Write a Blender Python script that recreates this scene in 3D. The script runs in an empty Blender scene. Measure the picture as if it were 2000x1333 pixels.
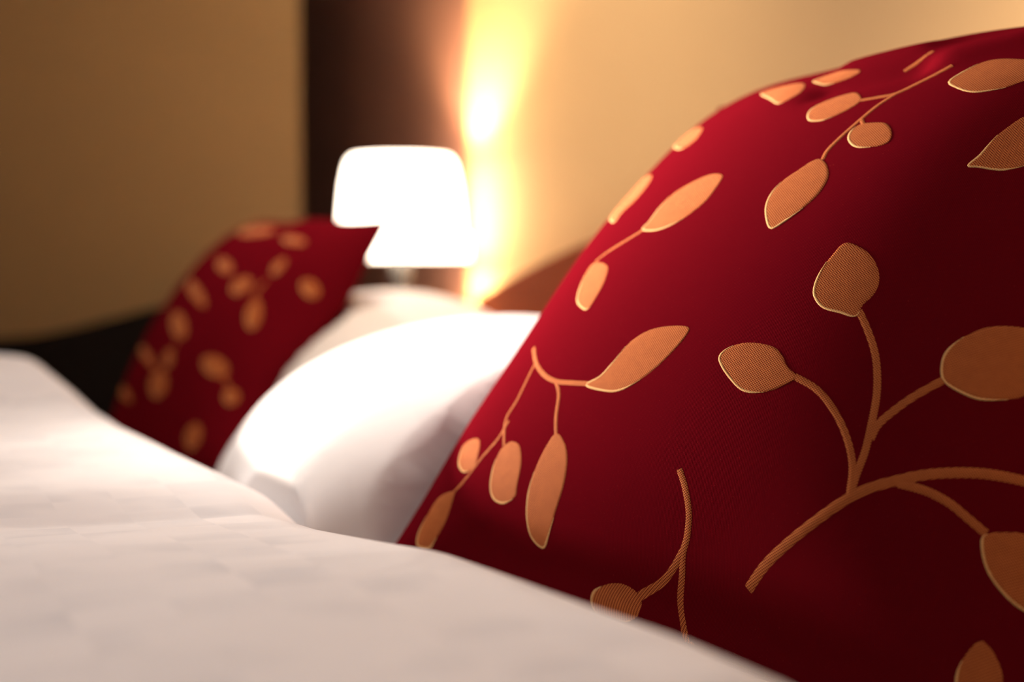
import bpy, bmesh, math
import numpy as np
from mathutils import Vector

scene = bpy.context.scene
col = scene.collection

# ------------------------------------------------------------------ frame of the room
# metres.  s runs along the headboard wall, q runs towards that wall, z is up.
TH = math.radians(19.2)
D3 = np.array([-math.sin(TH), math.cos(TH), 0.0])
N3 = np.array([math.cos(TH), math.sin(TH), 0.0])
Z3 = np.array([0.0, 0.0, 1.0])


def P(s, q, z):
    return s * D3 + q * N3 + z * Z3


# ------------------------------------------------------------------ camera
cam_d = bpy.data.cameras.new('camera')
cam = bpy.data.objects.new('camera', cam_d)
col.objects.link(cam)
cam.location = (0.0, 0.0, 0.75)
cam.rotation_euler = (math.radians(90.0 - 3.02), 0.0, 0.0)
cam_d.sensor_width = 36.0
cam_d.lens = 50.0
cam_d.clip_start = 0.02
cam_d.dof.use_dof = True
cam_d.dof.focus_distance = 0.845
cam_d.dof.aperture_fstop = 2.9
scene.camera = cam

# ------------------------------------------------------------------ world, lights, exposure
world = bpy.data.worlds.new('room_dusk')
scene.world = world
world.use_nodes = True
bg = world.node_tree.nodes['Background']
bg.inputs[0].default_value = (1.0, 0.86, 0.78, 1.0)
bg.inputs[1].default_value = 0.03


def aim(o, target):
    v = Vector(target) - o.location
    o.rotation_euler = v.to_track_quat('-Z', 'Y').to_euler()


# added key spot without a fixture, high beyond the bed, lighting duvet and cushions
key_d = bpy.data.lights.new('added_key_spot', 'SPOT')
key = bpy.data.objects.new('added_key_spot', key_d)
col.objects.link(key)
key.location = P(3.5, 0.25, 2.5)
aim(key, P(0.55, 0.20, 0.62))
key_d.spot_size = math.radians(54)
key_d.spot_blend = 1.0
key_d.shadow_soft_size = 0.10
key_d.energy = 160.0
key_d.color = (1.0, 0.94, 0.90)

# added narrow spot, unseen and low, brightening the far half of the near cushion
low_fill_d = bpy.data.lights.new('added_low_spot', 'SPOT')
low_fill = bpy.data.objects.new('added_low_spot', low_fill_d)
col.objects.link(low_fill)
low_fill.location = P(3.4, -1.55, 0.90)
aim(low_fill, P(0.96, 0.36, 0.83))
low_fill_d.spot_size = math.radians(13)
low_fill_d.spot_blend = 1.0
low_fill_d.shadow_soft_size = 0.28
low_fill_d.energy = 3100.0
low_fill_d.color = (1.0, 0.84, 0.70)

# extra unseen spot overhead, put in to brighten the pillows
down_d = bpy.data.lights.new('added_pillow_spot', 'SPOT')
down = bpy.data.objects.new('added_pillow_spot', down_d)
col.objects.link(down)
down.location = P(1.18, 0.46, 2.5)
aim(down, P(1.22, 0.44, 0.65))
down_d.spot_size = math.radians(30)
down_d.spot_blend = 1.0
down_d.shadow_soft_size = 0.05
down_d.energy = 210.0
down_d.color = (1.0, 0.88, 0.76)

# unseen spot added to lift the brightness of the headboard wall
wash_d = bpy.data.lights.new('added_wall_fill', 'SPOT')
wash = bpy.data.objects.new('added_wall_fill', wash_d)
col.objects.link(wash)
wash.location = P(1.6, 0.30, 2.5)
aim(wash, P(1.95, 0.80, 1.05))
wash_d.spot_size = math.radians(56)
wash_d.spot_blend = 1.0
wash_d.shadow_soft_size = 0.1
wash_d.energy = 145.0
wash_d.color = (1.0, 0.80, 0.60)

ceil_d = bpy.data.lights.new('added_overhead_fill', 'AREA')  # added overhead fill for the near duvet, no fixture
ceil = bpy.data.objects.new('added_overhead_fill', ceil_d)
col.objects.link(ceil)
ceil.location = P(0.60, 0.10, 2.45)
ceil_d.shape = 'DISK'
ceil_d.size = 0.45
ceil_d.energy = 8.0
ceil_d.color = (1.0, 0.91, 0.93)

vs = scene.view_settings
vs.view_transform = 'Standard'
vs.look = 'None'
vs.gamma = 1.0
vs.use_curve_mapping = False
vs.exposure = 0.0


# ------------------------------------------------------------------ materials
def new_mat(name):
    m = bpy.data.materials.new(name)
    m.use_nodes = True
    nt = m.node_tree
    return m, nt, nt.nodes['Principled BSDF']


def node(nt, kind, **kw):
    n = nt.nodes.new(kind)
    for k, v in kw.items():
        if k.startswith('i_'):
            key = k[2:]
            n.inputs[int(key) if key.isdigit() else key].default_value = v
        else:
            setattr(n, k, v)
    return n


def math_node(nt, op, a, b=None):
    n = nt.nodes.new('ShaderNodeMath')
    n.operation = op
    for i, x in enumerate((a, b)):
        if x is None:
            continue
        if isinstance(x, (int, float)):
            n.inputs[i].default_value = x
        else:
            nt.links.new(x, n.inputs[i])
    return n.outputs[0]


def mix_rgb(nt, fac, a, b):
    n = nt.nodes.new('ShaderNodeMix')
    n.data_type = 'RGBA'
    for sock, x in ((n.inputs[0], fac), (n.inputs[6], a), (n.inputs[7], b)):
        if isinstance(x, (int, float)):
            sock.default_value = x
        elif isinstance(x, tuple):
            sock.default_value = x + (1.0,) if len(x) == 3 else x
        else:
            nt.links.new(x, sock)
    return n.outputs[2]


def plaster(name, rgb, var=0.06, rough=0.9):
    m, nt, b = new_mat(name)
    tc = node(nt, 'ShaderNodeTexCoord')
    nz = node(nt, 'ShaderNodeTexNoise', i_Scale=3.0, i_Detail=4.0)
    nt.links.new(tc.outputs['Object'], nz.inputs['Vector'])
    dark = tuple(c * (1 - var) for c in rgb)
    nt.links.new(mix_rgb(nt, nz.outputs['Fac'], rgb, dark), b.inputs['Base Color'])
    fine = node(nt, 'ShaderNodeTexNoise', i_Scale=260.0, i_Detail=2.0)
    nt.links.new(tc.outputs['Object'], fine.inputs['Vector'])
    bp = node(nt, 'ShaderNodeBump', i_Strength=0.12, i_Distance=0.002)
    nt.links.new(fine.outputs['Fac'], bp.inputs['Height'])
    nt.links.new(bp.outputs['Normal'], b.inputs['Normal'])
    b.inputs['Roughness'].default_value = rough
    b.inputs['Specular IOR Level'].default_value = 0.25
    return m


def wood(name, a, bcol, scale=6.0, rough=0.45):
    m, nt, b = new_mat(name)
    tc = node(nt, 'ShaderNodeTexCoord')
    mp = node(nt, 'ShaderNodeMapping')
    mp.inputs['Scale'].default_value = (1.0, 1.0, 9.0)
    nt.links.new(tc.outputs['Object'], mp.inputs['Vector'])
    nz = node(nt, 'ShaderNodeTexNoise', i_Scale=scale, i_Detail=6.0, i_Distortion=0.6)
    nt.links.new(mp.outputs['Vector'], nz.inputs['Vector'])
    nt.links.new(mix_rgb(nt, nz.outputs['Fac'], a, bcol), b.inputs['Base Color'])
    b.inputs['Roughness'].default_value = rough
    b.inputs['Specular IOR Level'].default_value = 0.12
    return m


def uv_split(nt):
    uv = node(nt, 'ShaderNodeUVMap', uv_map='fabric')
    sp = node(nt, 'ShaderNodeSeparateXYZ')
    nt.links.new(uv.outputs['UV'], sp.inputs[0])
    return uv, sp.outputs[0], sp.outputs[1]


def red_fabric():
    m, nt, b = new_mat('red_ribbed_cloth')
    uv, u, v = uv_split(nt)
    rib = math_node(nt, 'SINE', math_node(nt, 'MULTIPLY', u, 2 * math.pi / 0.00100))
    cross = math_node(nt, 'SINE', math_node(nt, 'MULTIPLY', v, 2 * math.pi / 0.0006))
    h = math_node(nt, 'ADD', math_node(nt, 'MULTIPLY', rib, 0.65), math_node(nt, 'MULTIPLY', cross, 0.35))
    h01 = math_node(nt, 'MULTIPLY_ADD', h, 0.5)
    h01.node.inputs[2].default_value = 0.5
    nz = node(nt, 'ShaderNodeTexNoise', i_Scale=900.0, i_Detail=1.0)
    nt.links.new(uv.outputs['UV'], nz.inputs['Vector'])
    fleck = node(nt, 'ShaderNodeMapRange')
    fleck.inputs['From Min'].default_value = 0.70
    fleck.inputs['From Max'].default_value = 0.80
    nt.links.new(nz.outputs['Fac'], fleck.inputs['Value'])
    c = mix_rgb(nt, h01, (0.092, 0.0023, 0.0058), (0.175, 0.0041, 0.0106))
    c = mix_rgb(nt, math_node(nt, 'MULTIPLY', fleck.outputs[0], 0.35), c, (0.42, 0.05, 0.04))
    nt.links.new(c, b.inputs['Base Color'])
    b.inputs['Roughness'].default_value = 0.9
    b.inputs['Specular IOR Level'].default_value = 0.0
    b.inputs['Sheen Weight'].default_value = 0.0
    b.inputs['Sheen Roughness'].default_value = 0.35
    b.inputs['Sheen Tint'].default_value = (0.9, 0.08, 0.05, 1)
    bp = node(nt, 'ShaderNodeBump', i_Strength=0.35, i_Distance=0.0003)
    nt.links.new(h, bp.inputs['Height'])
    nt.links.new(bp.outputs['Normal'], b.inputs['Normal'])
    return m


def gold_weave(name, hi, lo, pitch_u, pitch_v, gain=1.0):
    """gold weft floats over the dark red ground: staggered short dashes"""
    m, nt, b = new_mat(name)
    uv, u, v = uv_split(nt)
    a = math_node(nt, 'SINE', math_node(nt, 'MULTIPLY', u, math.pi / pitch_u))
    c = math_node(nt, 'SINE', math_node(nt, 'MULTIPLY', v, math.pi / pitch_v))
    pr = math_node(nt, 'MULTIPLY', a, c)
    mr = node(nt, 'ShaderNodeMapRange')
    mr.inputs['From Min'].default_value = -0.30
    mr.inputs['From Max'].default_value = 0.30
    nt.links.new(pr, mr.inputs['Value'])
    nz = node(nt, 'ShaderNodeTexNoise', i_Scale=160.0, i_Detail=2.0)
    nt.links.new(uv.outputs['UV'], nz.inputs['Vector'])
    hi2 = mix_rgb(nt, nz.outputs['Fac'], tuple(x * 0.8 for x in hi), tuple(min(1, x * 1.12) for x in hi))
    nt.links.new(mix_rgb(nt, mr.outputs[0], lo, hi2), b.inputs['Base Color'])
    b.inputs['Roughness'].default_value = 0.75
    b.inputs['Specular IOR Level'].default_value = 0.05
    bp = node(nt, 'ShaderNodeBump', i_Strength=0.25, i_Distance=0.0003)
    nt.links.new(mr.outputs[0], bp.inputs['Height'])
    nt.links.new(bp.outputs['Normal'], b.inputs['Normal'])
    return m


def white_damask(name, square=0.040, contrast=1.0):
    m, nt, b = new_mat(name)
    uv = node(nt, 'ShaderNodeUVMap', uv_map='fabric')
    mp = node(nt, 'ShaderNodeMapping')
    mp.inputs['Rotation'].default_value = (0, 0, math.radians(6))
    nt.links.new(uv.outputs['UV'], mp.inputs['Vector'])
    ch = node(nt, 'ShaderNodeTexChecker', i_Scale=1.0 / square)
    nt.links.new(mp.outputs['Vector'], ch.inputs['Vector'])
    ch2 = node(nt, 'ShaderNodeTexChecker', i_Scale=0.5 / square)
    nt.links.new(mp.outputs['Vector'], ch2.inputs['Vector'])
    nz = node(nt, 'ShaderNodeTexNoise', i_Scale=14.0, i_Detail=2.0)
    nt.links.new(uv.outputs['UV'], nz.inputs['Vector'])
    k = math_node(nt, 'ADD', math_node(nt, 'MULTIPLY', ch.outputs['Fac'], 0.65),
                  math_node(nt, 'MULTIPLY', ch2.outputs['Fac'], 0.35))
    sel = node(nt, 'ShaderNodeMapRange')
    sel.inputs['From Min'].default_value = 0.40
    sel.inputs['From Max'].default_value = 0.68
    nt.links.new(nz.outputs['Fac'], sel.inputs['Value'])
    k = math_node(nt, 'MULTIPLY', k, math_node(nt, 'MULTIPLY', sel.outputs[0], 0.95 * contrast))
    nt.links.new(mix_rgb(nt, k, (0.85, 0.825, 0.83), (0.70, 0.69, 0.715)), b.inputs['Base Color'])
    wv = node(nt, 'ShaderNodeTexNoise', i_Scale=1500.0, i_Detail=1.0)
    nt.links.new(uv.outputs['UV'], wv.inputs['Vector'])
    cr = node(nt, 'ShaderNodeTexNoise', i_Scale=9.0, i_Detail=3.0, i_Distortion=1.2)
    nt.links.new(uv.outputs['UV'], cr.inputs['Vector'])
    bp0 = node(nt, 'ShaderNodeBump', i_Strength=0.35, i_Distance=0.004)
    nt.links.new(cr.outputs['Fac'], bp0.inputs['Height'])
    bp = node(nt, 'ShaderNodeBump', i_Strength=0.15, i_Distance=0.0004)
    nt.links.new(bp0.outputs['Normal'], bp.inputs['Normal'])
    nt.links.new(wv.outputs['Fac'], bp.inputs['Height'])
    nt.links.new(bp.outputs['Normal'], b.inputs['Normal'])
    b.inputs['Roughness'].default_value = 0.7
    b.inputs['Specular IOR Level'].default_value = 0.25
    b.inputs['Sheen Weight'].default_value = 0.1
    return m


def plain(name, rgb, rough=0.5, metal=0.0):
    m, nt, b = new_mat(name)
    tc = node(nt, 'ShaderNodeTexCoord')
    nz = node(nt, 'ShaderNodeTexNoise', i_Scale=60.0, i_Detail=3.0)
    nt.links.new(tc.outputs['Object'], nz.inputs['Vector'])
    nt.links.new(mix_rgb(nt, nz.outputs['Fac'], tuple(c * 0.85 for c in rgb), rgb), b.inputs['Base Color'])
    b.inputs['Roughness'].default_value = rough
    b.inputs['Metallic'].default_value = metal
    return m


def glow(name, rgb, strength):
    m, nt, b = new_mat(name)
    b.inputs['Base Color'].default_value = (0.85, 0.8, 0.72, 1)
    b.inputs['Emission Color'].default_value = rgb + (1,)
    b.inputs['Emission Strength'].default_value = strength
    b.inputs['Roughness'].default_value = 0.8
    return m


M = {
    'yellow': plaster('yellow_wall_paint', (0.80, 0.515, 0.235)),
    'brown': plaster('dark_brown_wall_paint', (0.48, 0.22, 0.145)),
    'ceil': plaster('ceiling_paint', (0.80, 0.74, 0.64)),
    'floor': wood('floor_wood', (0.10, 0.05, 0.025), (0.16, 0.085, 0.04)),
    'cherry': wood('red_brown_wood', (0.20, 0.034, 0.004), (0.27, 0.050, 0.006), rough=0.85),
    'darkwood': wood('dark_wood', (0.05, 0.024, 0.014), (0.085, 0.04, 0.02)),
    'upholstery': plaster('dark_brown_upholstery', (0.006, 0.003, 0.002), rough=1.0),
    'red': red_fabric(),
    'gold': gold_weave('gold_leaf_weave', (0.74, 0.245, 0.070), (0.17, 0.019, 0.009), 0.00095, 0.00078),
    'gold_edge': gold_weave('gold_leaf_edge', (0.98, 0.62, 0.28), (0.62, 0.29, 0.10), 0.0008, 0.0006),
    'duvet': white_damask('white_damask_duvet'),
    'pillow': white_damask('white_damask_pillow', 0.03, 0.25),
    'sheet': plain('white_sheet', (0.82, 0.79, 0.77), 0.8),
    'metal': plain('dark_grey_metal', (0.06, 0.06, 0.065), 0.4, 0.6),
    'brass': plain('handle_metal', (0.4, 0.36, 0.3), 0.3, 1.0),
    'shade': glow('lit_white_lamp_shade', (1.0, 0.83, 0.66), 9.0),
    'bulb': glow('lit_bulb', (1.0, 0.8, 0.55), 30.0),
}


# ------------------------------------------------------------------ mesh helpers
def mesh_obj(name, verts, faces, mat, parent=None, smooth=True, uvs=None, origin=None):
    verts = np.asarray(verts, dtype=float)
    if origin is None:
        origin = np.zeros(3)
    me = bpy.data.meshes.new(name)
    me.from_pydata([tuple(v) for v in (verts - origin)], [], [tuple(f) for f in faces])
    if uvs is not None:
        lay = me.uv_layers.new(name='fabric')
        idx = np.empty(len(me.loops), dtype=np.int32)
        me.loops.foreach_get('vertex_index', idx)
        lay.data.foreach_set('uv', np.asarray(uvs, dtype=np.float32)[idx].ravel())
    me.materials.append(mat)
    if smooth:
        me.polygons.foreach_set('use_smooth', [True] * len(me.polygons))
    me.update()
    o = bpy.data.objects.new(name, me)
    col.objects.link(o)
    if parent is not None:
        o.parent = parent
    else:
        o.location = tuple(origin)
    return o


def empty(name, loc):
    o = bpy.data.objects.new(name, None)
    col.objects.link(o)
    o.location = tuple(loc)
    o.empty_display_size = 0.05
    return o


def tag(o, label=None, cat=None, group=None, kind=None):
    if label:
        o['label'] = label
    if cat:
        o['category'] = cat
    if group:
        o['group'] = group
    if kind:
        o['kind'] = kind
    return o


def box_sq(name, s0, s1, q0, q1, z0, z1, mat, parent=None, origin=None, bevel=0.0):
    """a box aligned with the room"""
    bm = bmesh.new()
    vs_ = [bm.verts.new(P(s, q, z)) for z in (z0, z1) for q in (q0, q1) for s in (s0, s1)]
    for f in ((0, 2, 3, 1), (4, 5, 7, 6), (0, 1, 5, 4), (2, 6, 7, 3), (0, 4, 6, 2), (1, 3, 7, 5)):
        bm.faces.new([vs_[i] for i in f])
    if bevel:
        bmesh.ops.bevel(bm, geom=bm.edges[:], offset=bevel, segments=3, affect='EDGES', profile=0.5)
    bmesh.ops.recalc_face_normals(bm, faces=bm.faces[:])
    bm.verts.index_update()
    v = [tuple(x.co) for x in bm.verts]
    f = [[x.index for x in fc.verts] for fc in bm.faces]
    bm.free()
    return mesh_obj(name, v, f, mat, parent, smooth=False, origin=origin)


def lathe(name, profile, centre, mat, parent, origin, seg=48, closed=False):
    v, f = [], []
    n = len(profile)
    for k in range(seg):
        a = 2 * math.pi * k / seg
        for r, z in profile:
            v.append((centre[0] + r * math.cos(a), centre[1] + r * math.sin(a), z))
    last = n if closed else n - 1
    for k in range(seg):
        k2 = (k + 1) % seg
        for i in range(last):
            j = (i + 1) % n
            f.append((k * n + i, k2 * n + i, k2 * n + j, k * n + j))
    return mesh_obj(name, v, f, mat, parent, origin=origin)


def prism(name, outline, axis_vec, depth, mat, parent=None, origin=None, bevel=0.0, smooth=False):
    """outline: 3-D points of a flat polygon; pushed along axis_vec by depth"""
    bm = bmesh.new()
    a = [bm.verts.new(p) for p in outline]
    b = [bm.verts.new(np.asarray(p) + np.asarray(axis_vec) * depth) for p in outline]
    bm.faces.new(a)
    bm.faces.new(b[::-1])
    n = len(a)
    for i in range(n):
        bm.faces.new((a[i], b[i], b[(i + 1) % n], a[(i + 1) % n]))
    bmesh.ops.recalc_face_normals(bm, faces=bm.faces[:])
    if bevel:
        es = [e for e in bm.edges if e.calc_face_angle(0) > 0.6]
        bmesh.ops.bevel(bm, geom=es, offset=bevel, segments=3, affect='EDGES', profile=0.5)
    bm.verts.index_update()
    v = [tuple(x.co) for x in bm.verts]
    f = [[x.index for x in fc.verts] for fc in bm.faces]
    bm.free()
    return mesh_obj(name, v, f, mat, parent, smooth=smooth, origin=origin)


# ------------------------------------------------------------------ the room
WALL_Q = 0.80
PANEL_S = 2.547
CORNER_S = 4.17
CEIL_Z = 2.6
wr = tag(box_sq('wall_right', -2.2, PANEL_S, WALL_Q, WALL_Q + 0.14, 0, CEIL_Z, M['yellow']),
         'yellow painted headboard wall glowing beside the lamp', kind='structure')
wb = tag(box_sq('wall_back', PANEL_S, CORNER_S + 0.6, WALL_Q + 0.012, WALL_Q + 0.14, 0, CEIL_Z, M['brown']),
         'dark brown wall section behind the lamp', kind='structure')
c0 = np.array([-0.505, 3.42, 0.0])
c1 = np.array([-2.30, 4.02, 0.0])
wdir = (c1 - c0) / np.linalg.norm(c1 - c0)
wn = np.array([-wdir[1], wdir[0], 0.0])
if wn[1] < 0:
    wn = -wn
tag(prism('wall_left', [c0, c1, c1 + wn * 0.12, c0 + wn * 0.12 + wdir * 0.10], Z3, CEIL_Z, M['yellow']),
    'tan yellow wall in dim light behind the far cushion', kind='structure')
tag(prism('floor', [P(-2.2, WALL_Q, -0.05), P(5.2, WALL_Q, -0.05), P(5.2, -3.2, -0.05), P(-2.2, -3.2, -0.05)],
          Z3, 0.05, M['floor']), 'dark wooden floor under the bed', kind='structure')
tag(prism('ceiling', [P(-2.2, WALL_Q + 0.1, CEIL_Z), P(5.2, WALL_Q + 0.1, CEIL_Z), P(5.2, -3.2, CEIL_Z),
                      P(-2.2, -3.2, CEIL_Z)], Z3, 0.05, M['ceil']), 'pale plain ceiling above the bed', kind='structure')

# ------------------------------------------------------------------ bed, mattress, nightstand
BED0, BED1 = 0.40, 2.28
MATT_Z = 0.47
bed = tag(empty('bed', P((BED0 + BED1) / 2, -0.25, 0)),
          'wooden bed with an arched red-brown headboard behind the white pillows', 'bed')
bo = np.array(bed.location)
HB_Q = 0.735
arch = []
NB = 40
for i in range(NB + 1):
    t = i / NB
    s = BED0 - 0.02 + t * (BED1 - BED0 + 0.04)
    x = (s - (BED0 + BED1) / 2) / ((BED1 - BED0) / 2 + 0.02)
    z = 0.697 + 0.135 * (1 - (x * x + 0.02) ** 0.75)
    arch.append(P(s, HB_Q, z))
outline = [P(BED0 - 0.02, HB_Q, 0.16)] + arch + [P(BED1 + 0.02, HB_Q, 0.16)]
prism('headboard', outline, N3, 0.045, M['cherry'], bed, bo, bevel=0.006)
for s in (BED0, BED1 - 0.04):
    box_sq('side_rail', s, s + 0.04, -1.30, HB_Q, 0.18, 0.32, M['cherry'], bed, bo, 0.005)
box_sq('foot_rail', BED0 + 0.04, BED1 - 0.04, -1.30, -1.26, 0.18, 0.32, M['cherry'], bed, bo, 0.005)
for s in (BED0, BED1 - 0.06):
    for q in (-1.29, HB_Q - 0.02):
        box_sq('leg', s, s + 0.06, q, q + 0.06, 0.0, 0.18, M['cherry'], bed, bo, 0.004)
mo = P((BED0 + BED1) / 2, -0.26, 0.20)
tag(box_sq('mattress', BED0 + 0.045, BED1 - 0.045, -1.25, HB_Q - 0.01, 0.20, MATT_Z, M['sheet'], None, mo, 0.03),
    'white sheeted mattress under the pillows and duvet', 'mattress')

NS0, NS1, NS_Q0 = 2.33, 2.70, 0.42
NS_Z = 0.52
ns = tag(empty('nightstand', P((NS0 + NS1) / 2, 0.6, 0)), 'dark wooden nightstand carrying the lit lamp', 'nightstand')
no = np.array(ns.location)
box_sq('top', NS0, NS1, NS_Q0, 0.795, NS_Z - 0.03, NS_Z, M['darkwood'], ns, no, 0.004)
box_sq('body', NS0 + 0.015, NS1 - 0.015, NS_Q0 + 0.02, 0.79, 0.10, NS_Z - 0.03, M['darkwood'], ns, no, 0.003)
for z0, z1 in ((0.12, 0.29), (0.31, 0.48)):
    dr = box_sq('drawer', NS0 + 0.03, NS1 - 0.03, NS_Q0 + 0.002, NS_Q0 + 0.02, z0, z1, M['darkwood'], ns, no, 0.003)
    box_sq('knob', (NS0 + NS1) / 2 - 0.02, (NS0 + NS1) / 2 + 0.02, NS_Q0 - 0.016, NS_Q0 + 0.002, (z0 + z1) / 2 - 0.008,
           (z0 + z1) / 2 + 0.008, M['brass'], dr, no, 0.004)
for s in (NS0 + 0.02, NS1 - 0.06):
    for q in (NS_Q0 + 0.025, 0.745):
        box_sq('leg', s, s + 0.04, q, q + 0.04, 0, 0.10, M['darkwood'], ns, no, 0.003)

# ------------------------------------------------------------------ lamp
LS, LQ = 2.468, 0.650
lc = P(LS, LQ, 0)
lamp = tag(empty('table_lamp', P(LS, LQ, NS_Z)), 'lit table lamp with a white tapered shade on a thin dark stem', 'lamp')
lo = np.array(lamp.location)
SH0, SH1 = 0.762, 0.944
sh = [(0.1225, SH0), (0.1225, SH0 + 0.038), (0.1195, SH0 + 0.044), (0.1115, SH0 + 0.049), (0.1085, SH0 + 0.09),
      (0.1045, SH0 + 0.13), (0.0995, SH1 - 0.026), (0.0950, SH1 - 0.010), (0.089, SH1 - 0.002), (0.086, SH1),
      (0.086, SH1 - 0.004), (0.0935, SH1 - 0.014), (0.1025, SH0 + 0.13), (0.1065, SH0 + 0.09), (0.1095, SH0 + 0.046),
      (0.1195, SH0 + 0.037), (0.1205, SH0)]
shade = lathe('lamp_shade', sh, lc, M['shade'], lamp, lo, 64, closed=True)
lathe('base', [(0.0, NS_Z), (0.07, NS_Z), (0.072, NS_Z + 0.006), (0.066, NS_Z + 0.014), (0.02, NS_Z + 0.022),
               (0.012, NS_Z + 0.03), (0.0, NS_Z + 0.03)], lc, M['metal'], lamp, lo, 40)
lathe('stem', [(0.009, NS_Z + 0.02), (0.009, 0.70), (0.014, 0.72), (0.019, 0.735), (0.019, 0.775), (0.012, 0.785),
               (0.0, 0.785)], lc, M['metal'], lamp, lo, 28)
lathe('bulb', [(0.0, 0.785), (0.011, 0.786), (0.016, 0.80), (0.027, 0.82), (0.030, 0.838), (0.026, 0.856),
               (0.014, 0.868), (0.0, 0.871)], lc, M['bulb'], lamp, lo, 28)
bl_d = bpy.data.lights.new('bulb_light', 'POINT')
bl = bpy.data.objects.new('bulb_light', bl_d)
col.objects.link(bl)
bl.parent = lamp
bl.location = tuple(P(LS, LQ, 0.89) - lo)
bl_d.energy = 14.0
bl_d.color = (1.0, 0.76, 0.48)
bl_d.shadow_soft_size = 0.018

# ------------------------------------------------------------------ armchair in the dim corner
ac_o = np.array([-0.85, 3.05, 0.0])
ac = tag(empty('armchair', ac_o), 'very dark armchair with a sloping arm against the tan wall', 'armchair')
X3, Y3 = np.array([1.0, 0, 0]), np.array([0, 1.0, 0])


def arm_outline(y):
    top = [(-1.30, 0.560), (-1.24, 0.578), (-1.10, 0.588), (-0.99, 0.602), (-0.86, 0.627), (-0.72, 0.663), (-0.62, 0.688),
           (-0.55, 0.702)]
    return [np.array([x, y, z]) for x, z in [(-1.30, 0.12)] + top + [(-0.55, 0.12)]]


for y in (2.76, 3.25):
    prism('arm', arm_outline(y), Y3, 0.11, M['upholstery'], ac, ac_o, bevel=0.02, smooth=False)
prism('seat', [np.array(p) for p in ((-1.28, 2.87, 0.12), (-0.68, 2.87, 0.12), (-0.68, 3.25, 0.12), (-1.28, 3.25, 0.12))],
      Z3, 0.28, M['upholstery'], ac, ac_o, bevel=0.03)
prism('backrest', [np.array(p) for p in ((-0.68, 2.87, 0.12), (-0.55, 2.87, 0.12), (-0.53, 2.87, 0.71), (-0.60, 2.87, 0.71))],
      Y3, 0.38, M['upholstery'], ac, ac_o, bevel=0.02)
for x in (-1.26, -0.60):
    for y in (2.80, 3.31):
        lathe('leg', [(0.0, 0.0), (0.015, 0.0), (0.022, 0.12), (0.0, 0.12)], (x, y), M['darkwood'], ac, ac_o, 16)


# ------------------------------------------------------------------ soft goods
# <geometry>  (pure numpy; u, v in [-1, 1] over the front panel of a cushion or pillow)
class Soft:
    def __init__(self, s, q, z, lean, half_a, half_b, front, back, power=0.5, pull=0.07, yaw=0.0, roll=0.0, pucker=0.0,
                 seed=0.0, bend=0.0, twist=0.0, power_near=None, creases=()):
        self.base = P(s, q, z)
        cl, sl = math.cos(lean), math.sin(lean)
        cy, sy = math.cos(yaw), math.sin(yaw)
        d = cy * D3 + sy * N3
        n = -sy * D3 + cy * N3
        self.A = d
        self.B = cl * Z3 + sl * n
        self.C = -cl * n + sl * Z3
        cr, sr = math.cos(roll), math.sin(roll)
        self.A, self.B = cr * self.A + sr * self.B, -sr * self.A + cr * self.B
        self.ha, self.hb, self.f, self.k = half_a, half_b, front, back
        self.pn = power if power_near is None else power_near
        self.creases = creases
        self.pw, self.pull, self.pk, self.seed, self.bend, self.twist = power, pull, pucker, seed, bend, twist

    def local(self, u, v, side=1):
        u = np.asarray(u, float)
        v = np.asarray(v, float)
        a = self.ha * u * (1 - self.pull * (1 - v * v) * u * u)
        b = self.hb * v * (1 - self.pull * (1 - u * u) * v * v)
        dome = np.clip((1 - u * u), 0, 1) ** np.where(u < 0, self.pn, self.pw) * np.clip((1 - v * v), 0, 1) ** self.pw
        c = (self.f if side > 0 else -self.k) * dome
        if self.pk:
            e = self.seed
            w = np.clip(dome * 3, 0, 1)
            c = c + side * self.pk * w * (
                np.exp(-((1 - v) / 0.22) ** 2) * np.sin(9 * u + 1.3 + e + 2 * v) +
                0.7 * np.exp(-((1 + v) / 0.25) ** 2) * np.sin(8 * u + e) +
                0.6 * np.exp(-((1 - np.abs(u)) / 0.22) ** 2) * np.sin(9 * v + 0.6 + 2 * e))
        if side > 0:
            for u0, v0, u1, v1, w, h in self.creases:
                du, dv = u1 - u0, v1 - v0
                t = np.clip(((u - u0) * du + (v - v0) * dv) / (du * du + dv * dv), 0, 1)
                r2 = (u - u0 - t * du) ** 2 + (v - v0 - t * dv) ** 2
                c = c + h * np.exp(-r2 / (w * w)) * np.clip(dome * 4, 0, 1)
        c = c + self.bend * (u * u - 0.5 * v * v) + self.twist * u * v
        return a, b, c

    def at(self, u, v, side=1):
        a, b, c = self.local(u, v, side)
        b = b + self.hb
        return self.base + a[..., None] * self.A + b[..., None] * self.B + c[..., None] * self.C

    def normal(self, u, v, side=1):
        e = 2e-3
        pu = self.at(np.clip(u + e, -1, 1), v, side) - self.at(np.clip(u - e, -1, 1), v, side)
        pv = self.at(u, np.clip(v + e, -1, 1), side) - self.at(u, np.clip(v - e, -1, 1), side)
        nn = np.cross(pv, pu) * side
        ln = np.linalg.norm(nn, axis=-1, keepdims=True)
        return nn / np.maximum(ln, 1e-12)


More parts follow.
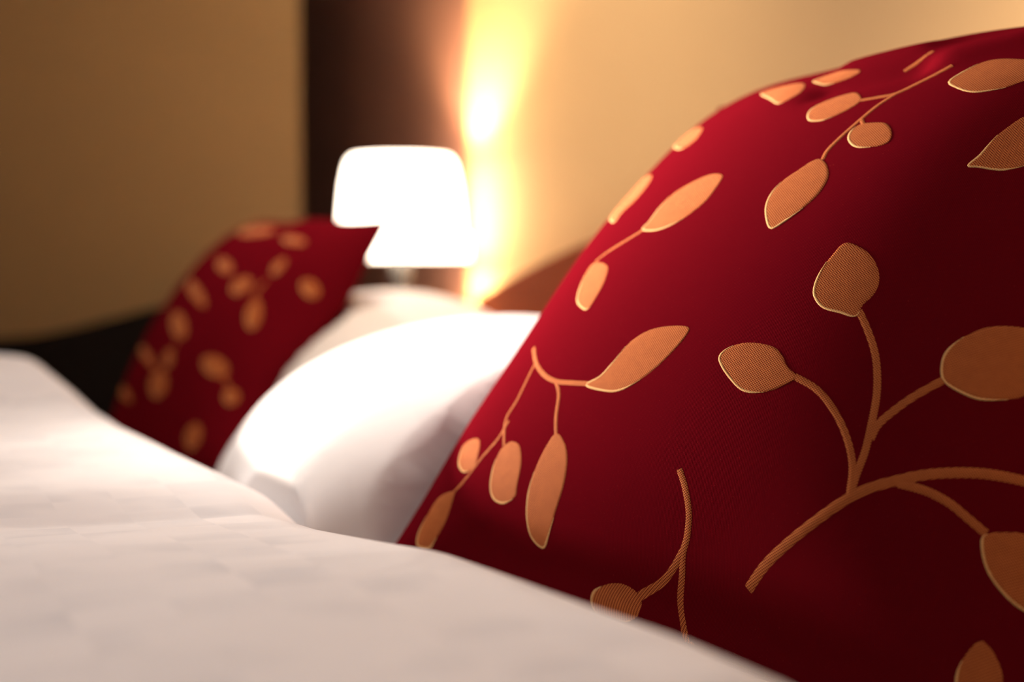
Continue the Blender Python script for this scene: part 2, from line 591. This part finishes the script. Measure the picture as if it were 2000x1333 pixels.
NEAR = Soft(0.7805, 0.3683, 0.5052, 0.6678, 0.2453, 0.2562, 0.1128, 0.07, power=0.5602, pull=0.0647, yaw=-0.412, roll=0.0152,
            bend=0.004, twist=-0.037, pucker=0.003,
            creases=((0.06, 0.545, -0.21, 0.60, 0.055, -0.006), (0.05, 0.72, -0.16, 0.74, 0.06, 0.005),
                     (0.36, 0.62, 0.24, 0.60, 0.07, 0.002), (-0.30, 0.66, -0.46, 0.74, 0.07, 0.004)))
FAR = Soft(2.017, 0.189, 0.476, 0.619, 0.207, 0.207, 0.096, 0.06, pull=0.05, yaw=-0.335, pucker=0.004, seed=1.7)
PILLOW_NEAR = Soft(1.300, 0.170, 0.498, 1.456, 0.300, 0.248, 0.176, 0.025, power=0.412, pull=0.055, yaw=0.103,
                   power_near=0.2, pucker=0.003, seed=0.4)
PILLOW_FAR = Soft(2.025, 0.30, 0.500, 1.50, 0.282, 0.210, 0.200, 0.027, power=0.33, pull=0.04, pucker=0.003, seed=2.2)
DUVET_S = np.array([0.2, 0.487, 0.68, 0.825, 0.90, 1.00, 1.22, 1.45, 1.60, 1.72, 1.88, 2.06, 2.23, 2.5])
DUVET_Q = np.array([0.30, 0.270, 0.237, 0.203, 0.191, 0.186, 0.147, 0.118, 0.098, 0.076, 0.045, 0.010, -0.023, -0.06])
DUVET_Z = np.array([0.612, 0.613, 0.609, 0.597, 0.593, 0.599, 0.603, 0.601, 0.606, 0.622, 0.641, 0.634, 0.632, 0.630])
# </geometry>


def grid_pts(n, power=1.0):
    t = np.linspace(-1, 1, n)
    return np.sin(t * math.pi / 2)          # closer together near the seam


def dent(pts, cu, gap=0.006):
    """push points of a soft thing back where a cushion presses on it"""
    rel = pts - cu.base
    a, b, c = rel @ cu.A, rel @ cu.B - cu.hb, rel @ cu.C
    u = np.clip(a / cu.ha, -1, 1)
    v = np.clip(b / cu.hb, -1, 1)
    t = cu.k * np.clip(1 - u * u, 0, 1) ** cu.pw * np.clip(1 - v * v, 0, 1) ** cu.pw
    out = np.maximum(np.abs(a) - cu.ha, 0) + np.maximum(np.abs(b) - cu.hb, 0)
    lim = -t - gap + (out / 0.012) ** 2 * 0.10
    over = np.maximum(c - lim, 0)
    over = np.where(c > 0.16, 0, over)
    return pts - over[:, None] * cu.C


def soft_cover(name, sf, mat, parent, origin, n=72, press=None):
    t = grid_pts(n)
    U, V = np.meshgrid(t, t, indexing='ij')
    vs_, uvs, faces = [], [], []
    for side in (1, -1):
        pts = sf.at(U, V, side).reshape(-1, 3)
        vs_.append(pts)
        uvs.append(np.stack([U.ravel() * sf.ha, V.ravel() * sf.hb], 1))
    off = n * n
    idx = np.arange(n * n).reshape(n, n)
    # weld the two panels along the seam
    bmap = np.arange(2 * n * n)
    edge = np.zeros((n, n), bool)
    edge[0, :] = edge[-1, :] = edge[:, 0] = edge[:, -1] = True
    bmap[off + idx[edge]] = idx[edge]
    for i in range(n - 1):
        for j in range(n - 1):
            q = (idx[i, j], idx[i + 1, j], idx[i + 1, j + 1], idx[i, j + 1])
            faces.append(q)
            faces.append(tuple(int(bmap[off + k]) for k in q[::-1]))
    pts = np.concatenate(vs_)
    uvs = np.concatenate(uvs)
    if press is not None:
        for cu in press:
            pts = dent(pts, cu)
        # the duvet's rolled edge presses against the front
        pq = pts @ N3
        lim = np.interp(pts @ D3, DUVET_S, DUVET_Q) + 0.008
        pts = pts + np.maximum(lim - pq, 0)[:, None] * N3
    used = np.unique(np.asarray(faces))
    remap = np.full(len(pts), -1)
    remap[used] = np.arange(len(used))
    faces = [tuple(int(remap[k]) for k in f) for f in faces]
    return mesh_obj(name, pts[used], faces, mat, parent, uvs=uvs[used], origin=origin)


def seam_cord(sf, r, mat, parent, origin, press=None, n=200, name='seam'):
    """thin sewn edge running round the cushion"""
    t = np.linspace(-1, 1, n // 4, endpoint=False)
    u = np.concatenate([t, np.ones_like(t), -t, -np.ones_like(t)])
    v = np.concatenate([-np.ones_like(t), t, np.ones_like(t), -t])
    c = sf.at(u, v)
    if press is not None:
        for cu in press:
            c = dent(c, cu)
        c = c + np.maximum(np.interp(c @ D3, DUVET_S, DUVET_Q) + 0.010 - c @ N3, 0)[:, None] * N3
    cen = c.mean(0)
    m, k = len(c), 8
    tan = np.roll(c, -1, 0) - np.roll(c, 1, 0)
    tan /= np.linalg.norm(tan, axis=1, keepdims=True)
    out = c - cen
    out -= (out * tan).sum(1, keepdims=True) * tan
    out /= np.linalg.norm(out, axis=1, keepdims=True)
    bi = np.cross(tan, out)
    vs_ = []
    uvs = []
    for j in range(k):
        a = 2 * math.pi * j / k
        vs_.append(c + r * (math.cos(a) * out + math.sin(a) * bi))
        uvs.append(np.stack([np.arange(m) * 0.004, np.full(m, j * 0.001)], 1))
    f = []
    for j in range(k):
        j2 = (j + 1) % k
        for i in range(m):
            i2 = (i + 1) % m
            f.append((j * m + i, j * m + i2, j2 * m + i2, j2 * m + i))
    return mesh_obj(name, np.concatenate(vs_), f, mat, parent, uvs=np.concatenate(uvs), origin=origin)


def smooth_closed(pts, per=4):
    p = np.asarray(pts, float)
    n = len(p)
    out = []
    for i in range(n):
        p0, p1, p2, p3 = p[i - 1], p[i], p[(i + 1) % n], p[(i + 2) % n]
        for k in range(per):
            t = k / per
            out.append(0.5 * ((2 * p1) + (-p0 + p2) * t + (2 * p0 - 5 * p1 + 4 * p2 - p3) * t * t +
                              (-p0 + 3 * p1 - 3 * p2 + p3) * t ** 3))
    return np.array(out)


def smooth_open(pts, per=6):
    p = np.asarray(pts, float)
    p = np.vstack([2 * p[0] - p[1], p, 2 * p[-1] - p[-2]])
    out = []
    for i in range(1, len(p) - 2):
        p0, p1, p2, p3 = p[i - 1:i + 3]
        for k in range(per):
            t = k / per
            out.append(0.5 * ((2 * p1) + (-p0 + p2) * t + (2 * p0 - 5 * p1 + 4 * p2 - p3) * t * t +
                              (-p0 + 3 * p1 - 3 * p2 + p3) * t ** 3))
    out.append(p[-2])
    return np.array(out)


LIFT = 0.0002


def place(sf, uv, lift):
    uv = np.clip(uv, -0.995, 0.995)
    u, v = uv[:, 0], uv[:, 1]
    return sf.at(u, v) + np.asarray(lift).reshape(-1, 1) * sf.normal(u, v)


def leaf(sf, outline, parent, origin, edge=True):
    """woven leaf lying on the cover; outline in (u, v) of the front panel"""
    o = smooth_closed(outline)
    c = o.mean(0)
    n = len(o)
    w_, vec = np.linalg.eigh(np.cov((o - c).T))
    ax = vec[:, 1]
    c = c + ((o - c) @ ax)[:, None] * 0.7 * ax
    rings = (0.0, 0.25, 0.5, 0.72, 0.88, 0.97, 1.0)
    lifts = (1, 1, 1, 1, 1, 0.9, 0.1)
    uv = [c]
    lf = [np.full(n, LIFT)]
    for r, l in zip(rings[1:], lifts[1:]):
        uv.append(c + (o - c) * r)
        lf.append(np.full(n, LIFT * l))
    uv = np.concatenate(uv)
    lf = np.concatenate(lf)
    f = []
    for k in range(len(rings) - 1):
        b0, b1 = k * n, (k + 1) * n
        for i in range(n):
            j = (i + 1) % n
            f.append((b0 + i, b1 + i, b1 + j, b0 + j))
    area = 0.5 * np.sum(o[:, 0] * np.roll(o[:, 1], -1) - np.roll(o[:, 0], -1) * o[:, 1])
    if area < 0:
        f = [x[::-1] for x in f]
    ob = mesh_obj('leaf', place(sf, uv, lf), f, M['gold'], parent,
                  uvs=np.stack([np.clip(uv[:, 0], -1, 1) * sf.ha, np.clip(uv[:, 1], -1, 1) * sf.hb], 1), origin=origin)
    if edge:
        # thicker outline thread on the far and lower sides of the leaf
        m = np.stack([o[:, 0] * sf.ha, o[:, 1] * sf.hb], 1)
        cm = m.mean(0)
        ang = np.degrees(np.arctan2(m[:, 1] - cm[1], m[:, 0] - cm[0]))
        d = (ang - (-48.0) + 180) % 360 - 180
        on = np.abs(d) < 82
        start = next((i for i in range(n) if on[i] and not on[i - 1]), None)
        if start is not None:
            run = []
            i = start
            while on[i % n] and len(run) < n:
                run.append(i % n)
                i += 1
            if len(run) > 4:
                pts = o[run]
                ribbon('leaf_edge', sf, pts, 0.0008, M['gold_edge'], ob, origin, LIFT * 1.5, taper=True)
    return ob


def ribbon(name, sf, pts, half, mat, parent, origin, lift, taper=False):
    p = np.asarray(pts, float)
    sc = np.array([sf.ha, sf.hb])
    m = p * sc
    t = np.gradient(m, axis=0)
    t /= np.maximum(np.linalg.norm(t, axis=1, keepdims=True), 1e-9)
    nrm = np.stack([-t[:, 1], t[:, 0]], 1)
    w = np.full(len(p), half)
    if taper:
        x = np.linspace(0, 1, len(p))
        w = half * np.clip(np.minimum(x, 1 - x) * 6, 0.25, 1)
    cols = (-1.0, -0.6, 0.0, 0.6, 1.0)
    lifts = (0.1, 0.9, 1.0, 0.9, 0.1)
    vs_, uvs, f = [], [], []
    k = len(p)
    for cc, l in zip(cols, lifts):
        mm = m + nrm * (w * cc)[:, None]
        vs_.append(place(sf, mm / sc, np.full(k, lift * l)))
        uvs.append(mm)
    for j in range(len(cols) - 1):
        for i in range(k - 1):
            f.append((j * k + i, j * k + i + 1, (j + 1) * k + i + 1, (j + 1) * k + i))
    f = [x[::-1] for x in f]
    return mesh_obj(name, np.concatenate(vs_), f, mat, parent, uvs=np.concatenate(uvs), origin=origin)


def cushion(sf, label, leaves, stems, n=96):
    root = tag(empty('cushion', sf.base), label, 'cushion', 'red leaf-patterned cushions on the bed')
    og = sf.base
    soft_cover('cover', sf, M['red'], root, og, n)
    seam_cord(sf, 0.0022, M['red'], root, og)
    for o in leaves:
        leaf(sf, o, root, og)
    for p, w in stems:
        ribbon('stem', sf, smooth_open(p), w, M['gold'], root, og, LIFT)
    return root


# motif of the fabric, (u, v) on the front panel, traced leaf by leaf through the camera
NEAR_LEAVES = [
    [(0.368, 0.642), (0.368, 0.684), (0.250, 0.661), (0.178, 0.626), (0.150, 0.573), (0.165, 0.532), (0.196, 0.515), (0.262, 0.561)],
    [(0.154, 0.640), (0.110, 0.665), (0.018, 0.654), (-0.014, 0.638), (0.013, 0.614), (0.069, 0.600), (0.104, 0.605)],
    [(0.019, 0.415), (0.022, 0.445), (-0.004, 0.481), (-0.061, 0.510), (-0.105, 0.485), (-0.131, 0.448), (-0.109, 0.410), (-0.067, 0.380), (-0.033, 0.376), (-0.003, 0.385)],
    [(-0.136, 0.217), (-0.166, 0.193), (-0.189, 0.153), (-0.187, 0.101), (-0.163, 0.054), (-0.128, 0.013), (-0.100, -0.010), (-0.072, 0.018), (-0.048, 0.062), (-0.044, 0.108), (-0.059, 0.148), (-0.085, 0.179), (-0.112, 0.211)],
    [(-0.177, 0.300), (-0.175, 0.324), (-0.188, 0.345), (-0.220, 0.350), (-0.262, 0.346), (-0.293, 0.315), (-0.303, 0.282), (-0.288, 0.265), (-0.252, 0.258), (-0.218, 0.261), (-0.191, 0.279)],
    [(-0.360, 0.513), (-0.379, 0.558), (-0.411, 0.598), (-0.454, 0.613), (-0.517, 0.608), (-0.570, 0.595), (-0.600, 0.568), (-0.588, 0.536), (-0.557, 0.518), (-0.522, 0.489), (-0.475, 0.473), (-0.440, 0.470), (-0.402, 0.483)],
    [(-0.536, 0.223), (-0.552, 0.259), (-0.565, 0.314), (-0.583, 0.354), (-0.607, 0.393), (-0.646, 0.423), (-0.686, 0.397), (-0.699, 0.343), (-0.695, 0.287), (-0.661, 0.248), (-0.624, 0.228), (-0.599, 0.223), (-0.559, 0.223)],
    [(0.387, 0.019), (0.377, 0.047), (0.371, 0.098), (0.348, 0.147), (0.294, 0.180), (0.233, 0.199), (0.181, 0.188), (0.170, 0.159), (0.178, 0.092), (0.216, 0.044), (0.260, 0.017), (0.320, 0.005)],
    [(0.729, 0.172), (0.766, 0.246), (0.757, 0.307), (0.753, 0.366), (0.621, 0.316), (0.572, 0.252), (0.575, 0.181), (0.617, 0.140), (0.623, 0.108)],
    [(0.762, 0.555), (0.770, 0.611), (0.689, 0.606), (0.562, 0.535), (0.504, 0.449), (0.530, 0.412), (0.602, 0.439)],
    [(0.525, -0.203), (0.557, -0.141), (0.569, -0.089), (0.547, -0.070), (0.458, -0.100), (0.427, -0.155), (0.425, -0.201), (0.436, -0.245), (0.475, -0.236)],
    [(-0.328, -0.035), (-0.356, -0.041), (-0.386, -0.053), (-0.414, -0.075), (-0.434, -0.102), (-0.443, -0.132), (-0.438, -0.161), (-0.423, -0.186), (-0.415, -0.216), (-0.376, -0.213), (-0.332, -0.209), (-0.304, -0.191), (-0.291, -0.170), (-0.288, -0.141), (-0.292, -0.103), (-0.305, -0.065), (-0.313, -0.045)],
    [(-0.101, -0.367), (-0.120, -0.342), (-0.165, -0.324), (-0.231, -0.323), (-0.264, -0.339), (-0.289, -0.365), (-0.319, -0.383), (-0.304, -0.401), (-0.265, -0.427), (-0.228, -0.438), (-0.187, -0.437), (-0.146, -0.414), (-0.115, -0.389)],
    [(-0.642, -0.293), (-0.638, -0.256), (-0.653, -0.220), (-0.682, -0.186), (-0.720, -0.158), (-0.780, -0.138), (-0.828, -0.139), (-0.852, -0.174), (-0.844, -0.231), (-0.814, -0.281), (-0.776, -0.306), (-0.731, -0.322), (-0.692, -0.321), (-0.657, -0.312)],
    [(-0.797, -0.603), (-0.805, -0.584), (-0.844, -0.564), (-0.872, -0.554), (-0.920, -0.554), (-0.953, -0.595), (-0.953, -0.657), (-0.930, -0.691), (-0.893, -0.694), (-0.862, -0.686), (-0.830, -0.666), (-0.809, -0.640)],
    [(-0.775, -0.880), (-0.785, -0.837), (-0.815, -0.789), (-0.839, -0.793), (-0.859, -0.816), (-0.866, -0.842), (-0.855, -0.881), (-0.815, -0.911), (-0.783, -0.906)],
    [(0.199, -0.965), (0.150, -0.942), (0.100, -0.930), (0.065, -0.932), (0.041, -0.943), (0.048, -0.962), (0.086, -0.986), (0.172, -1.000), (0.222, -0.996)],
    [(0.303, -0.477), (0.262, -0.452), (0.231, -0.409), (0.198, -0.353), (0.146, -0.317), (0.077, -0.302), (0.024, -0.302), (0.019, -0.321), (0.040, -0.363), (0.081, -0.418), (0.130, -0.459), (0.177, -0.483), (0.225, -0.488)],
    [(0.362, -0.612), (0.323, -0.631), (0.296, -0.673), (0.290, -0.735), (0.307, -0.804), (0.333, -0.872), (0.353, -0.895), (0.395, -0.873), (0.415, -0.823), (0.418, -0.761), (0.407, -0.703), (0.385, -0.644)],
    [(0.572, -0.657), (0.542, -0.641), (0.499, -0.653), (0.472, -0.700), (0.470, -0.758), (0.471, -0.786), (0.515, -0.804), (0.559, -0.795), (0.583, -0.764), (0.591, -0.712), (0.584, -0.673)],
    [(0.792, -0.684), (0.800, -0.640), (0.750, -0.626), (0.706, -0.638), (0.686, -0.680), (0.689, -0.717), (0.729, -0.727), (0.767, -0.711)],
    [(0.751, -0.784), (0.743, -0.814), (0.750, -0.868), (0.782, -0.922), (0.802, -0.940), (0.851, -0.936), (0.863, -0.902), (0.850, -0.854), (0.823, -0.802)],
]
NEAR_STEMS = [
    ([(-0.128, 0.453), (-0.179, 0.460), (-0.229, 0.473), (-0.277, 0.525), (-0.333, 0.588)], 0.0017),
    ([(-0.229, 0.473), (-0.200, 0.424), (-0.177, 0.364), (-0.154, 0.301), (-0.139, 0.250), (-0.141, 0.215)], 0.0014),
    ([(-0.178, 0.368), (-0.200, 0.339)], 0.0014),
    ([(0.380, 0.016), (0.434, -0.010), (0.510, -0.041), (0.551, -0.065)], 0.0014),
    ([(-0.161, 0.619), (-0.194, 0.653), (-0.219, 0.692)], 0.0017),
    ([(-0.419, -0.202), (-0.449, -0.237), (-0.480, -0.280), (-0.501, -0.324), (-0.516, -0.379), (-0.521, -0.436), (-0.521, -0.505), (-0.512, -0.563), (-0.507, -0.608)], 0.0021),
    ([(-0.314, -0.384), (-0.373, -0.401), (-0.418, -0.430), (-0.457, -0.468), (-0.487, -0.513), (-0.502, -0.555), (-0.506, -0.604)], 0.0021),
    ([(-0.649, -0.309), (-0.597, -0.363), (-0.561, -0.407), (-0.536, -0.444), (-0.527, -0.478)], 0.0021),
    ([(-0.278, -0.859), (-0.322, -0.801), (-0.372, -0.747), (-0.437, -0.680), (-0.498, -0.619), (-0.546, -0.580), (-0.601, -0.547), (-0.660, -0.515), (-0.724, -0.488), (-0.782, -0.468), (-0.852, -0.451), (-0.909, -0.441)], 0.0027),
    ([(-0.604, -0.551), (-0.667, -0.547), (-0.719, -0.554), (-0.760, -0.569), (-0.802, -0.585)], 0.0024),
    ([(-0.066, -0.648), (-0.090, -0.687), (-0.108, -0.737), (-0.108, -0.788), (-0.097, -0.828), (-0.092, -0.877), (-0.079, -0.926), (-0.072, -0.968), (-0.060, -0.997), (-0.079, -1.000)], 0.0021),
    ([(-0.097, -0.822), (-0.068, -0.865), (-0.029, -0.903), (0.043, -0.943)], 0.0021),
    ([(0.296, -0.473), (0.373, -0.472), (0.435, -0.468), (0.499, -0.449), (0.569, -0.410), (0.643, -0.348)], 0.0017),
    ([(0.435, -0.468), (0.401, -0.507), (0.382, -0.568), (0.361, -0.616)], 0.0014),
    ([(0.581, -0.409), (0.583, -0.441), (0.590, -0.519), (0.608, -0.577), (0.571, -0.654)], 0.0012),
    ([(0.590, -0.580), (0.613, -0.634), (0.664, -0.689), (0.714, -0.752), (0.750, -0.787)], 0.0012),
]
FAR_LEAVES = [
    [(-0.501, 0.244), (-0.535, 0.212), (-0.541, 0.168), (-0.517, 0.129), (-0.472, 0.110), (-0.422, 0.118), (-0.385, 0.151), (-0.378, 0.195), (-0.404, 0.234), (-0.451, 0.252)],
    [(-0.757, 0.022), (-0.771, -0.038), (-0.762, -0.078), (-0.730, -0.084), (-0.688, -0.053), (-0.651, 0.004), (-0.633, 0.064), (-0.644, 0.105), (-0.679, 0.110), (-0.722, 0.078)],
    [(-0.965, 0.303), (-0.954, 0.279), (-0.930, 0.272), (-0.899, 0.285), (-0.874, 0.314), (-0.868, 0.347), (-0.884, 0.370), (-0.916, 0.375), (-0.945, 0.361), (-0.962, 0.335)],
    [(-0.138, -0.170), (-0.195, -0.228), (-0.197, -0.270), (-0.148, -0.282), (-0.059, -0.257), (0.043, -0.203), (0.122, -0.139), (0.134, -0.094), (0.067, -0.086), (-0.040, -0.116)],
    [(-0.743, -0.413), (-0.717, -0.446), (-0.656, -0.461), (-0.580, -0.451), (-0.519, -0.420), (-0.500, -0.380), (-0.532, -0.348), (-0.601, -0.335), (-0.675, -0.346), (-0.728, -0.375)],
    [(-0.203, -0.603), (-0.186, -0.657), (-0.128, -0.691), (-0.052, -0.692), (0.016, -0.659), (0.050, -0.604), (0.034, -0.550), (-0.025, -0.517), (-0.104, -0.518), (-0.171, -0.551)],
    [(-0.876, -0.517), (-0.877, -0.547), (-0.861, -0.574), (-0.833, -0.587), (-0.801, -0.581), (-0.780, -0.558), (-0.779, -0.527), (-0.798, -0.501), (-0.828, -0.489), (-0.858, -0.495)],
    [(-0.683, -0.854), (-0.641, -0.901), (-0.560, -0.930), (-0.490, -0.932), (-0.469, -0.906), (-0.489, -0.861), (-0.534, -0.814), (-0.590, -0.784), (-0.643, -0.781), (-0.678, -0.808)],
    [(-0.219, 0.725), (-0.231, 0.689), (-0.164, 0.659), (-0.032, 0.649), (0.130, 0.666), (0.258, 0.704), (0.281, 0.744), (0.200, 0.774), (0.072, 0.789), (-0.108, 0.762)],
    [(-0.079, 0.086), (-0.191, 0.026), (-0.240, -0.018), (-0.219, -0.033), (-0.134, -0.013), (-0.001, 0.039), (0.147, 0.108), (0.245, 0.166), (0.210, 0.179), (0.073, 0.144)],
    [(0.162, -0.423), (0.060, -0.470), (0.020, -0.504), (0.046, -0.515), (0.131, -0.497), (0.261, -0.453), (0.410, -0.397), (0.521, -0.348), (0.461, -0.344), (0.307, -0.376)],
    [(-0.662, 0.634), (-0.660, 0.612), (-0.620, 0.598), (-0.555, 0.596), (-0.487, 0.609), (-0.443, 0.633), (-0.443, 0.655), (-0.490, 0.668), (-0.560, 0.667), (-0.626, 0.654)],
    [(-0.171, -0.420), (-0.184, -0.455), (-0.170, -0.478), (-0.136, -0.482), (-0.092, -0.463), (-0.055, -0.430), (-0.038, -0.394), (-0.051, -0.370), (-0.088, -0.368), (-0.134, -0.387)],
    [(-0.677, 0.381), (-0.670, 0.344), (-0.651, 0.326), (-0.628, 0.334), (-0.609, 0.364), (-0.601, 0.406), (-0.607, 0.443), (-0.625, 0.461), (-0.650, 0.453), (-0.670, 0.422)],
    [(0.430, -0.675), (0.354, -0.714), (0.339, -0.742), (0.382, -0.750), (0.468, -0.734), (0.593, -0.695), (0.727, -0.643), (0.720, -0.619), (0.727, -0.602), (0.568, -0.634)],
    [(-0.143, 0.354), (-0.221, 0.314), (-0.259, 0.277), (-0.249, 0.254), (-0.195, 0.254), (-0.111, 0.278), (-0.024, 0.320), (0.032, 0.363), (0.022, 0.387), (-0.048, 0.382)],
]
FAR_STEMS = [
    ([(-0.652, 0.091), (-0.621, 0.187), (-0.631, 0.263)], 0.0020),
    ([(-0.689, -0.432), (-0.776, -0.480), (-0.825, -0.523)], 0.0020),
    ([(-0.077, -0.554), (-0.113, -0.443), (-0.130, -0.294)], 0.0020),
]

cushion(NEAR, 'large dark red cushion with gold woven leaves leaning beside the foreground duvet', NEAR_LEAVES, NEAR_STEMS, 120)
cushion(FAR, 'red gold-leaf cushion with a pointed corner reaching up in front of the lamp', FAR_LEAVES, FAR_STEMS, 80)


def pillow(sf, label, press):
    return tag(soft_cover('pillow', sf, M['pillow'], None, sf.base, 90, press), label, 'pillow',
               'white pillows along the headboard')


pillow(PILLOW_NEAR, 'plump white pillow lying flat between the two red cushions', [NEAR, FAR])
pillow(PILLOW_FAR, 'white pillow below the lamp, tucked against the headboard', [FAR])


# ------------------------------------------------------------------ duvet
def duvet():
    es, eq, ez = DUVET_S, DUVET_Q, DUVET_Z
    R = 0.055
    S0, S1 = BED0 - 0.03, BED1 + 0.03
    Q0 = -1.32
    ns_, nq = 150, 150

    def border(n, lo, hi):
        """distance along, with a rounded fall at the end hi"""
        a = np.linspace(lo, hi - R, n)
        th = np.linspace(0, math.pi / 2, 14)[1:]
        pos = np.concatenate([a, hi - R + R * np.sin(th), np.full(8, hi)])
        drop = np.concatenate([np.zeros(n), R * (1 - np.cos(th)), R + np.linspace(0.01, 0.10, 8)])
        return pos, drop

    # along s: both ends fall
    sa, da = border(ns_ // 2, 0.0, 0.5)
    sp = np.concatenate([S0 + 0.5 - sa[::-1], S1 - 0.5 + sa])
    sd = np.concatenate([da[::-1], da])
    mid = np.linspace(S0 + 0.5, S1 - 0.5, 120)[1:-1]
    k = len(sa)
    sp = np.concatenate([sp[:k], mid, sp[k:]])
    sd = np.concatenate([sd[:k], np.zeros(len(mid)), sd[k:]])
    qa, qd = border(nq, Q0, 0.0)
    verts, uvs = [], []
    for i, s in enumerate(sp):
        e = np.interp(s, es, eq)
        zt = np.interp(s, es, ez)
        q = np.where(qa < -0.3, Q0 + (qa - Q0) / (-0.3 - Q0) * (e - 0.3 - Q0), qa + e)
        x = e - q                                   # distance in from the edge
        w = np.clip(x / 0.2, 0, 1)
        h = zt - 0.010 * np.clip(x / 0.35, 0, 1) + 0.005 * np.sin(4.0 * q + 1.7 * s + 0.6) * w \
            + 0.0025 * np.sin(9 * s + 5 * q + 0.5) * w + 0.0010 * np.sin(27 * s - 16 * q) * w
        z = h - qd * 1.0 - sd[i]
        z = np.maximum(z, MATT_Z + 0.004 if S0 + 0.05 < s < S1 - 0.05 else 0.30)
        pts = s * D3[None] + q[:, None] * N3[None] + z[:, None] * Z3[None]
        verts.append(pts)
        uvs.append(np.stack([np.full_like(q, s - sd[i] * 0.7), q + qd * 0.7], 1))
    m = len(qa)
    verts = np.concatenate(verts)
    uvs = np.concatenate(uvs)
    f = []
    for i in range(len(sp) - 1):
        for j in range(m - 1):
            f.append((i * m + j, i * m + j + 1, (i + 1) * m + j + 1, (i + 1) * m + j))
    f = [x[::-1] for x in f]
    o = mesh_obj('duvet', verts, f, M['duvet'], None, uvs=uvs, origin=P(1.3, -0.3, MATT_Z))
    return tag(o, 'white checked damask duvet spread across the foreground of the bed', 'duvet')


duvet()
